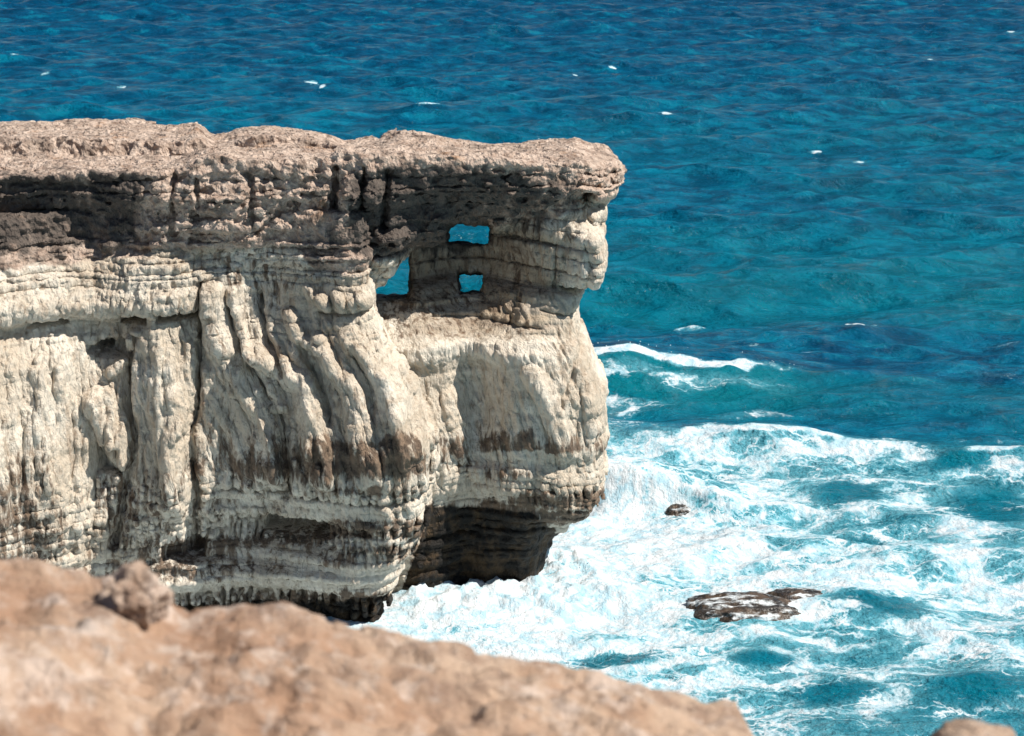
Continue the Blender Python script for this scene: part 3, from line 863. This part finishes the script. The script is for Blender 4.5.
for k, (nm, lb) in enumerate((('cap_rock', 'dark pinkish brown pitted cap'), ('cliff_face', 'pale fluted wall with brown drip bands'), ('rock_pillar', 'outer pillar pierced by small windows'))):
    q = quads[kind == k]
    us_ = np.unique(q)
    rm = np.full(len(pts), -1, np.int32)
    rm[us_] = np.arange(len(us_))
    o = mesh_object(nm, pts_l[us_], rm[q], cliff_mat, cliff)
    o['label'] = lb
    for an, av in (('cap', capw), ('brown', brown), ('algae_shade', algae_shade), ('ochre', np.clip(ochre, 0, 1)), ('lichen_shade', lichen_shade)):
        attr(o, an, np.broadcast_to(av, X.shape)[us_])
    o.data.normals_split_custom_set_from_vertices(nrm[us_].tolist())

# ---------------------------------------------------------------- the sea
def axis(segments):
    out = [segments[0][0]]
    for a, bb, d0, d1 in segments:
        x = a
        while x < bb:
            t = (x - a) / (bb - a)
            x += d0 + (d1 - d0) * t
            out.append(x)
    return np.array(out, np.float32)
gxs = axis([(-3000, -200, 400, 60), (-200, -55, 30, 1.5), (-55, -8, 0.5, 0.13), (-8, 26, 0.10, 0.10), (26, 60, 0.13, 0.3), (60, 200, 1.5, 30), (200, 3000, 60, 400)])
gys = axis([(-400, 20, 80, 2), (20, 38, 1.5, 0.15), (38, 75, 0.075, 0.10), (75, 205, 0.10, 0.32), (205, 400, 1.0, 6), (400, 6000, 20, 600)])
SX, SY = np.meshgrid(gxs, gys)
print('sea verts', SX.size)
dist = np.hypot(SX, SY)
fade_far = sstep(420, 200, dist)
U, V = project(SX, SY, np.float32(0))
Z = np.zeros_like(SX)
DX = np.zeros_like(SX)
DY = np.zeros_like(SX)
px = SX + 1.2 * fbm(SX / 9, SY / 9, 0, 2, 201)
py = SY + 1.2 * fbm(SX / 9, SY / 9, 5, 2, 202)
nw = 46
lam = np.exp(np.linspace(math.log(0.9), math.log(11.0), nw)) * rng.uniform(.93, 1.07, nw)
for k in range(nw):
    ang = math.radians(-90 + rng.normal(5, 30))
    kk = 2 * np.pi / lam[k]
    ph = kk * (math.cos(ang) * px + math.sin(ang) * py) + rng.uniform(0, 6.28)
    amp = 0.0175 * lam[k] ** 0.85 * rng.uniform(.6, 1.3)
    grp = 0.55 + 0.9 * noise(SX / (lam[k] * 4), SY / (lam[k] * 4), k * 3.7, 210)
    res = sstep(0.45, 0.22, 0.32 / lam[k] * np.clip((dist - 75) / 130, 0.2, 1)) 
    a = amp * grp * res
    Z += a * np.cos(ph)
    DX -= 0.9 * a * math.cos(ang) * np.sin(ph)
    DY -= 0.9 * a * math.sin(ang) * np.sin(ph)
Z *= fade_far
chop = Z.copy()
near = sstep(330, 420, V)
Z *= 1 - .35 * near

# swell that steepens and breaks beside the pillar
def swell(cu, cv, hgt, back, front, zc_):
    """a wave along a crest given at picture points; returns height, signed distance in front of the crest, strength"""
    c = np.array([at_level(a, c_, zc_ * g) for a, c_, g in zip(cu, cv, hgt)])
    yc = np.interp(SX, c[:, 0], c[:, 1])
    hh = np.interp(SX, c[:, 0], hgt)
    s = SY - yc + .25 * fbm(SX / 2, SY / 3, 0, 3, 220)
    prof = np.where(s > 0, np.exp(-(s / back) ** 2), 1 / (1 + (np.abs(s) / front) ** 2.2))
    return hh * prof, s, hh
z1, s1, h1 = swell([560, 592, 630, 660, 700, 745, 800, 900, 1024, 1300], [352, 347, 342, 350, 356, 359, 364, 372, 380, 400], [1.2, 1.35, 1.4, 1.2, 1.05, .95, .7, .6, .6, .5], 2.2, 2.3, 1.0)
z2, s2, h2 = swell([560, 610, 700, 760, 800, 830, 900, 1024, 1300], [436, 436, 440, 437, 433, 437, 446, 455, 470], [.25, .3, .35, .55, .6, .5, .35, .4, .3], 1.3, .9, 1.0)
z3, s3, h3 = swell([560, 605, 650, 690, 740, 800, 1000, 1300], [462, 466, 470, 478, 490, 500, 520, 540], [.8, 1.0, .95, .8, .5, .2, .1, .1], 1.4, .45, 1.0)
z4, s4, h4 = swell([640, 700, 740, 800, 860, 900, 1000, 1300], [610, 602, 596, 594, 600, 606, 620, 640], [0, .2, .4, .4, .4, .2, .15, .1], 1.0, .8, 1.0)
on = sstep(480, 590, U) 
Z += (z1 + z2 + z3) * on * sstep(130, 90, SY) + z4 * on
# lumpy churned water
us = [300, 380, 430, 500, 560, 600, 680, 760, 850, 940, 1024, 1200]
vs = [300, 335, 352, 372, 400, 425, 436, 446, 470, 500, 540, 580, 620, 660, 700, 760]
FO = [ #300 380 430 500 560 600 680 760 850 940 1024 1200
    b(0, 0, 0, 0, .0, .02, .0, .0, .0, .0, .0, .0),          # 300
    b(.3, .3, .3, .3, .15, .10, .08, .04, .05, .05, .04, .04),      # 335
    b(.3, .3, .3, .3, .2, .14, .10, .08, .06, .06, .05, .05),      # 352
    b(.3, .3, .3, .3, .25, .16, .06, .05, .05, .06, .05, .05),        # 372
    b(.3, .3, .3, .3, .35, .26, .14, .06, .05, .06, .06, .06),          # 400
    b(.4, .4, .4, .4, .5, .42, .22, .16, .18, .12, .12, .1),       # 425
    b(.5, .5, .5, .5, .6, .62, .45, .42, .40, .25, .3, .3),          # 436
    b(.6, .6, .6, .6, .7, .70, .58, .56, .52, .42, .46, .45),         # 446
    b(.8, .8, .8, .8, .8, .78, .62, .55, .50, .50, .48, .48),         # 470
    b(.9, .9, .9, .9, .9, .88, .74, .62, .48, .50, .42, .42),        # 500
    b(.9, .9, .9, .9, .9, .86, .80, .66, .60, .60, .48, .45),         # 540
    b(.95, .95, .92, .9, .9, .84, .70, .70, .66, .66, .56, .5),       # 580
    b(.95, .95, .88, .82, .74, .70, .60, .55, .48, .56, .55, .5),     # 620
    b(.9, .9, .7, .6, .6, .6, .58, .52, .48, .50, .46, .45),          # 660
    b(.8, .7, .6, .55, .55, .55, .50, .46, .46, .42, .40, .4),         # 700
    b(.7, .6, .5, .5, .5, .5, .46, .44, .42, .42, .40, .4)]          # 760
foam = table(U + 14 * fbm(SX / 3, SY / 3, 0, 3, 230), V - 14 + 24 * fbm(SX / 3.0, SY / 4, 4, 4, 231), us, vs, FO)
foam *= sstep(335, 350, V + 20 * noise(SX / 5, SY / 5, 0, 232)) * sstep(400, 470, U * 0 + 600)
foam = np.where(V > 300, foam, 0)
foam += .10 * fbm(SX / 2.5, SY / 2.0, 9, 3, 233) * sstep(.1, .4, foam)
# foam riding the crest of the breaker, spilling a little down its face
for eu, ev_, ru, rv in [(845, 497, 40, 15), (858, 540, 34, 10), (884, 612, 66, 13), (990, 505, 40, 22), (960, 470, 40, 8), (700, 505, 12, 5), (980, 690, 60, 20), (830, 690, 50, 12), (620, 660, 60, 8), (760, 660, 40, 8)]:
    foam *= 1 - .5 * sstep(1.25, .3, np.hypot((U - eu) / ru, (V - ev_) / rv) + .35 * fbm(SX / .9, SY / .9, 0, 3, 235))
crest = sstep(-.55 - .6 * noise(SX / .6, 0, 0, 240), 0, s1) * sstep(.6, .15, s1 + .3 * noise(SX / .7, 2, 0, 242)) * sstep(.62, 1.0, h1 + .3 * fbm(SX / 1.0, SY / 2, 0, 3, 241)) * on
foam = np.maximum(foam, .8 * crest)
foam = np.maximum(foam, .42 * sstep(-9, -2, s1) * sstep(.2, -1.0, s1) * sstep(.4, 1.0, h1) * on * sstep(-.35, .4, noise(SX / 2.5, SY / 1.6, 0, 243)))
foam = np.maximum(foam, .75 * sstep(-.7, -.1, s2) * sstep(.8, .1, s2) * sstep(-.1, .3, noise(SX / 2.2, SY / 3, 0, 244)) * on)
foam = np.maximum(foam, .30 * sstep(300, 330, V) * sstep(440, 400, V) * sstep(.15, .55, noise(SX / 1.8, SY / 1.2, 3, 245)) * on)
foam = np.maximum(foam, .8 * sstep(-.6, -.1, s3) * sstep(.9, .2, s3) * sstep(.3, .5, h3) * on)
# white horses out at sea: where the chop stands highest
cap_n = noise(SX / 3.2, SY / 2.0, 3, 250)
horses = sstep(.44, .62, chop + .12 * cap_n) * sstep(.15, .4, noise(SX / 9, SY / 9, 1, 251)) * (1 - near)
foam = np.maximum(foam, .6 * horses * fade_far)
for hu, hv, rw, rd in [(313, 85, .75, .5), (121, 87, .4, .35), (45, 75, .5, .4), (322, 89, .3, .3), (655, 5, .5, .4), (1010, 31, .6, .5), (860, 332, .8, .4), (614, 68, .3, .3), (668, 120, .5, .3), (820, 148, .5, .3), (860, 160, .45, .3), (575, 75, .3, .3), (690, 325, .8, .35), (930, 60, .4, .4), (15, 60, .4, .4), (745, 352, .6, .3)]:
    hx, hy = at_level(hu, hv)
    d = np.hypot((SX - hx) / (rw * 1.3), (SY - hy) / (rd * 2)) + .9 * fbm(SX / .5, SY / .8, 2, 3, 252)
    foam = np.maximum(foam, sstep(1.1, .2, d) * .62)
lump = sstep(.25, .8, foam)
Z += lump * on * (0.22 * fbm(SX / 1.3, SY / 1.1, 0, 4, 260) + 0.04 * fbm(SX / .35, SY / .35, 4, 3, 261))
wash = sstep(380, 420, U) * sstep(620, 560, U) * sstep(545, 575, V) * sstep(640, 600, V)
Z += wash * (.22 + .55 * np.clip(fbm(SX / .6, SY / .6, 2, 5, 262), -.15, 1))
DX *= 1 - .5 * lump
DY *= 1 - .5 * lump
turq = np.clip(sstep(-7.5, -1, s1) * sstep(.6, -.4, s1) * sstep(.4, .9, h1) * on * .85
               + .55 * sstep(430, 470, V) * sstep(560, 600, U)
               + .35 * sstep(200, 300, V) * sstep(340, 310, V) + .25 * sstep(60, 160, V) * sstep(360, 300, V) * (.5 + .5 * noise(SX / 20, SY / 12, 4, 270)), 0, 1)
far = sstep(160, -20, V)
rx, ry = at_level(745, 602)
Z *= 1 - .7 * np.exp(-((SX - rx) / 1.9) ** 2 - ((SY - ry) / 1.3) ** 2)
verts = np.stack([SX + DX * fade_far, SY + DY * fade_far, Z], -1).reshape(-1, 3)
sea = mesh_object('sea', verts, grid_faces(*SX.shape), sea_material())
sea['kind'] = 'structure'
attr(sea, 'foam', np.clip(foam, 0, 1))
attr(sea, 'turquoise', turq)
attr(sea, 'far', far)

# ---------------------------------------------------------------- spray torn off the breaking water
cand = np.concatenate([np.flatnonzero((crest.ravel() > .45) & (rng.random(crest.size) < .10)),
                       np.flatnonzero(((wash * sstep(.3, .6, foam)).ravel() > .5) & (rng.random(crest.size) < .012)),
                       np.flatnonzero(((sstep(-.8, -.1, s3) * sstep(.8, .1, s3) * sstep(.4, .7, h3) * on * (V > 430)).ravel() > .4) & (rng.random(crest.size) < .03))])
cand = rng.permutation(cand)[:4200]
base = verts[cand] + np.stack([rng.normal(0, .08, len(cand)), rng.normal(0, .12, len(cand)), rng.exponential(.10, len(cand)) + .01], -1)
rad = rng.uniform(.008, .024, len(cand))
octa = np.array([[1, 0, 0], [0, 1, 0], [-1, 0, 0], [0, -1, 0], [0, 0, 1], [0, 0, -1]], np.float32)
tri = np.array([[0, 1, 4], [1, 2, 4], [2, 3, 4], [3, 0, 4], [1, 0, 5], [2, 1, 5], [3, 2, 5], [0, 3, 5]])
sv = (base[:, None, :] + octa[None] * rad[:, None, None]).reshape(-1, 3)
sf = (tri[None] + 6 * np.arange(len(cand))[:, None, None]).reshape(-1, 3)
spray_mat = bpy.data.materials.new('white spray')
NT(spray_mat).principled(**{'Base Color': (.8, .84, .86), 'Roughness': 0.6})
spray = mesh_object('sea_spray', sv, sf, spray_mat)
spray['kind'] = 'stuff'
spray['label'] = 'fine white droplets thrown up by the breaking waves'

# ---------------------------------------------------------------- rocks awash
wet = wet_rock_material()
def boulder(name, centre, size, seed, mat, n=48, rough=.35, flat=0.0, lumps=1.3):
    th = np.linspace(0, np.pi, n)
    ph = np.linspace(0, 2 * np.pi, 2 * n, endpoint=False)
    T, P = np.meshgrid(th, ph, indexing='ij')
    d = np.stack([np.sin(T) * np.cos(P), np.sin(T) * np.sin(P), np.cos(T)], -1)
    r = 1 + rough * fbm(d[..., 0] * lumps, d[..., 1] * lumps, d[..., 2] * lumps + seed, 4, seed) + .10 * ridged(d[..., 0] * 3, d[..., 1] * 3, d[..., 2] * 3, 2, seed + 5)
    v = (d * r[..., None]) * np.array(size)
    v = v.reshape(-1, 3)
    i = np.arange(n * 2 * n).reshape(n, 2 * n)
    f = np.stack([i[:-1], i[1:], np.roll(i, -1, 1)[1:], np.roll(i, -1, 1)[:-1]], -1).reshape(-1, 4)
    o = mesh_object(name, v, f, mat)
    o.location = centre
    return o
for (u, v, sz, seed, zz, lb) in [(742, 605, (1.5, .75, .46), 3, -.08, 'larger dark rock awash in white foam, water streaming over it'),
                                 (797, 594, (.9, .6, .34), 8, -.07, 'low dark rock awash just behind the larger one, farther from the cliff'),
                                 (680, 503, (.42, .3, .28), 12, -.17, 'small dark rock tip breaking the foam near the pillar base')]:
    x, y = at_level(u, v, .2)
    o = boulder('rock', (float(x), float(y), zz), sz, seed, wet)
    o['label'] = lb
    o['category'] = 'rock'
    o['group'] = 'dark rocks awash in the foam'

# ---------------------------------------------------------------- the rocky ground in front
YE = 7.4
o_u = [-400, 0, 40, 90, 130, 168, 200, 250, 310, 350, 400, 450, 530, 580, 650, 700, 740, 757, 775, 800, 860, 1000, 1300]
o_v = [530, 567, 573, 580, 592, 614, 610, 605, 612, 625, 640, 650, 660, 670, 686, 699, 706, 712, 738, 790, 800, 800, 820]
lx = np.linspace(-4.5, 4.5, 420)
ly = np.concatenate([np.linspace(-6, 3.5, 60), np.linspace(3.55, YE + 1.6, 300)])
GX2, GY2 = np.meshgrid(lx, ly)
ue = W / 2 + F * GX2 / (YE * .93 / .9265)                      # which part of the rim lies along this line of sight
edge = YE + .35 * fbm(GX2 / .9, 0, 0, 3, 300)
# rim height from its outline, at its own distance
ev = np.interp(W / 2 + F * GX2 / (YE / CP * .985), o_u, o_v)
dx_, dy_, dz_ = ray(512, ev)
zrim = HC + dz_ / dy_ * YE
back = np.clip((YE - GY2) / 5.0, 0, 2)
ground_z = zrim * 1.0 - .12 * np.clip(YE - GY2, 0, 3) - .0 * back
ground_z = np.where(GY2 < YE - 3, ground_z - .05 * (YE - 3 - GY2), ground_z)
ground_z += .10 * ridged(GX2 / .5, GY2 / .3, 6, 3, 303) * sstep(.1, .6, np.abs(YE - GY2) + .05)
ground_z += .03 * np.round(2.5 * fbm(GX2 / .45, GY2 / .25, 4, 4, 305))
ground_z += .05 * fbm(GX2 / .14, GY2 / .12, 8, 3, 304)
ground_z += (.10 * fbm(GX2 / .9, GY2 / .7, 0, 4, 301) + .035 * fbm(GX2 / .22, GY2 / .16, 3, 4, 302)) * sstep(0, .35, np.abs(YE - GY2) + .12)
# two dark crevices
for (cu0, cv0, cu1, cv1, wd) in [(75, 664, 160, 680, .035), (-20, 660, 48, 662, .03)]:
    zq = 16.45
    (ax, ay), (bx, by) = at_level(cu0, cv0, zq), at_level(cu1, cv1, zq)
    ex, ey = bx - ax, by - ay
    h = np.clip(((GX2 - ax) * ex + (GY2 - ay) * ey) / (ex * ex + ey * ey), 0, 1)
    d = np.hypot(GX2 - ax - h * ex, GY2 - ay - h * ey)
    ground_z -= .10 * np.clip(1 - d / wd, 0, 1)
ground_z -= .015
over = np.clip(GY2 - YE, 0, None)
drop = over ** 2 * 3.0
gv = np.stack([GX2, GY2 - .35 * sstep(.9, 1.6, over), ground_z - drop], -1)
# skirt: the cliff under the photographer runs down to the sea
nr, nc = GX2.shape
foot = []
for k, zf in enumerate(np.linspace(0, 1, 40)[1:]):
    last = gv[-1].copy()
    row = last.copy()
    row[:, 2] = last[:, 2] * (1 - zf) - 1.0 * zf
    row[:, 1] = last[:, 1] - .6 * zf + .35 * fbm(last[:, 0] / 1.2, row[:, 2] / 1.2, 0, 4, 310)
    foot.append(row)
gv = np.concatenate([gv.reshape(-1, 3), np.concatenate(foot)])
ground = mesh_object('ground', gv, grid_faces(nr + 39, nc), ledge_material('sunlit orange limestone', 0))
ground['kind'] = 'structure'
stone_mat = ledge_material('grey pink stone', 5, (.30, .205, .15), (.50, .375, .29))
x, y, z = at_depth(134, 600, YE - .15)
o = boulder('stone', (float(x), float(y), float(z)), (.125, .11, .10), 21, stone_mat, 60, .95, lumps=1.5)
o['label'] = 'small blurred knob of stone standing on the brown ledge rim in front'
o['category'] = 'stone'
x, y, z = at_depth(976, 764, 6.6)
o = boulder('stone', (float(x), float(y), float(z)), (.19, .22, .13), 25, ledge_material('brown boulder', 9), 40, .3)
o['label'] = 'blurred brown rock peeping into the bottom corner over the foam'
o['category'] = 'stone'

# ---------------------------------------------------------------- light, sky, camera
EL, AZ = math.radians(50), math.radians(104)      # azimuth from +Y towards +X
sdir = Vector((math.sin(AZ) * math.cos(EL), math.cos(AZ) * math.cos(EL), math.sin(EL)))
sun = bpy.data.lights.new('sun', 'SUN')
sun.energy = 5.0
sun.angle = math.radians(0.5)
sun.color = (1.0, 0.945, 0.86)
so = bpy.data.objects.new('sun', sun)
so.rotation_euler = (-sdir).to_track_quat('-Z', 'Y').to_euler()
so.location = (30, -10, 60)
col.objects.link(so)
world = bpy.data.worlds.new('World')
scn.world = world
world.use_nodes = True
wt = world.node_tree
sky = wt.nodes.new('ShaderNodeTexSky')
sky.sky_type = 'NISHITA'
sky.sun_disc = False
sky.sun_elevation = EL
sky.sun_rotation = AZ
sky.dust_density = 0.2
sky.ozone_density = 2.5
bg = wt.nodes['Background']
wt.links.new(sky.outputs[0], bg.inputs['Color'])
bg.inputs['Strength'].default_value = 0.05

cam = bpy.data.cameras.new('camera')
cam.lens = LENS
cam.sensor_width = 36
cam.clip_end = 20000
cam.clip_start = 0.1
cam.dof.use_dof = True
cam.dof.focus_distance = 50.0
cam.dof.aperture_fstop = 2.6
co = bpy.data.objects.new('camera', cam)
co.location = (0, 0, HC)
co.rotation_euler = (math.pi / 2 - PITCH, 0, 0)
col.objects.link(co)
scn.camera = co
vs_ = scn.view_settings
scn.display_settings.display_device = 'sRGB'
vs_.view_transform = 'Standard'
vs_.look = 'None'
vs_.exposure = 0.45
vs_.gamma = 1.0
vs_.use_curve_mapping = False
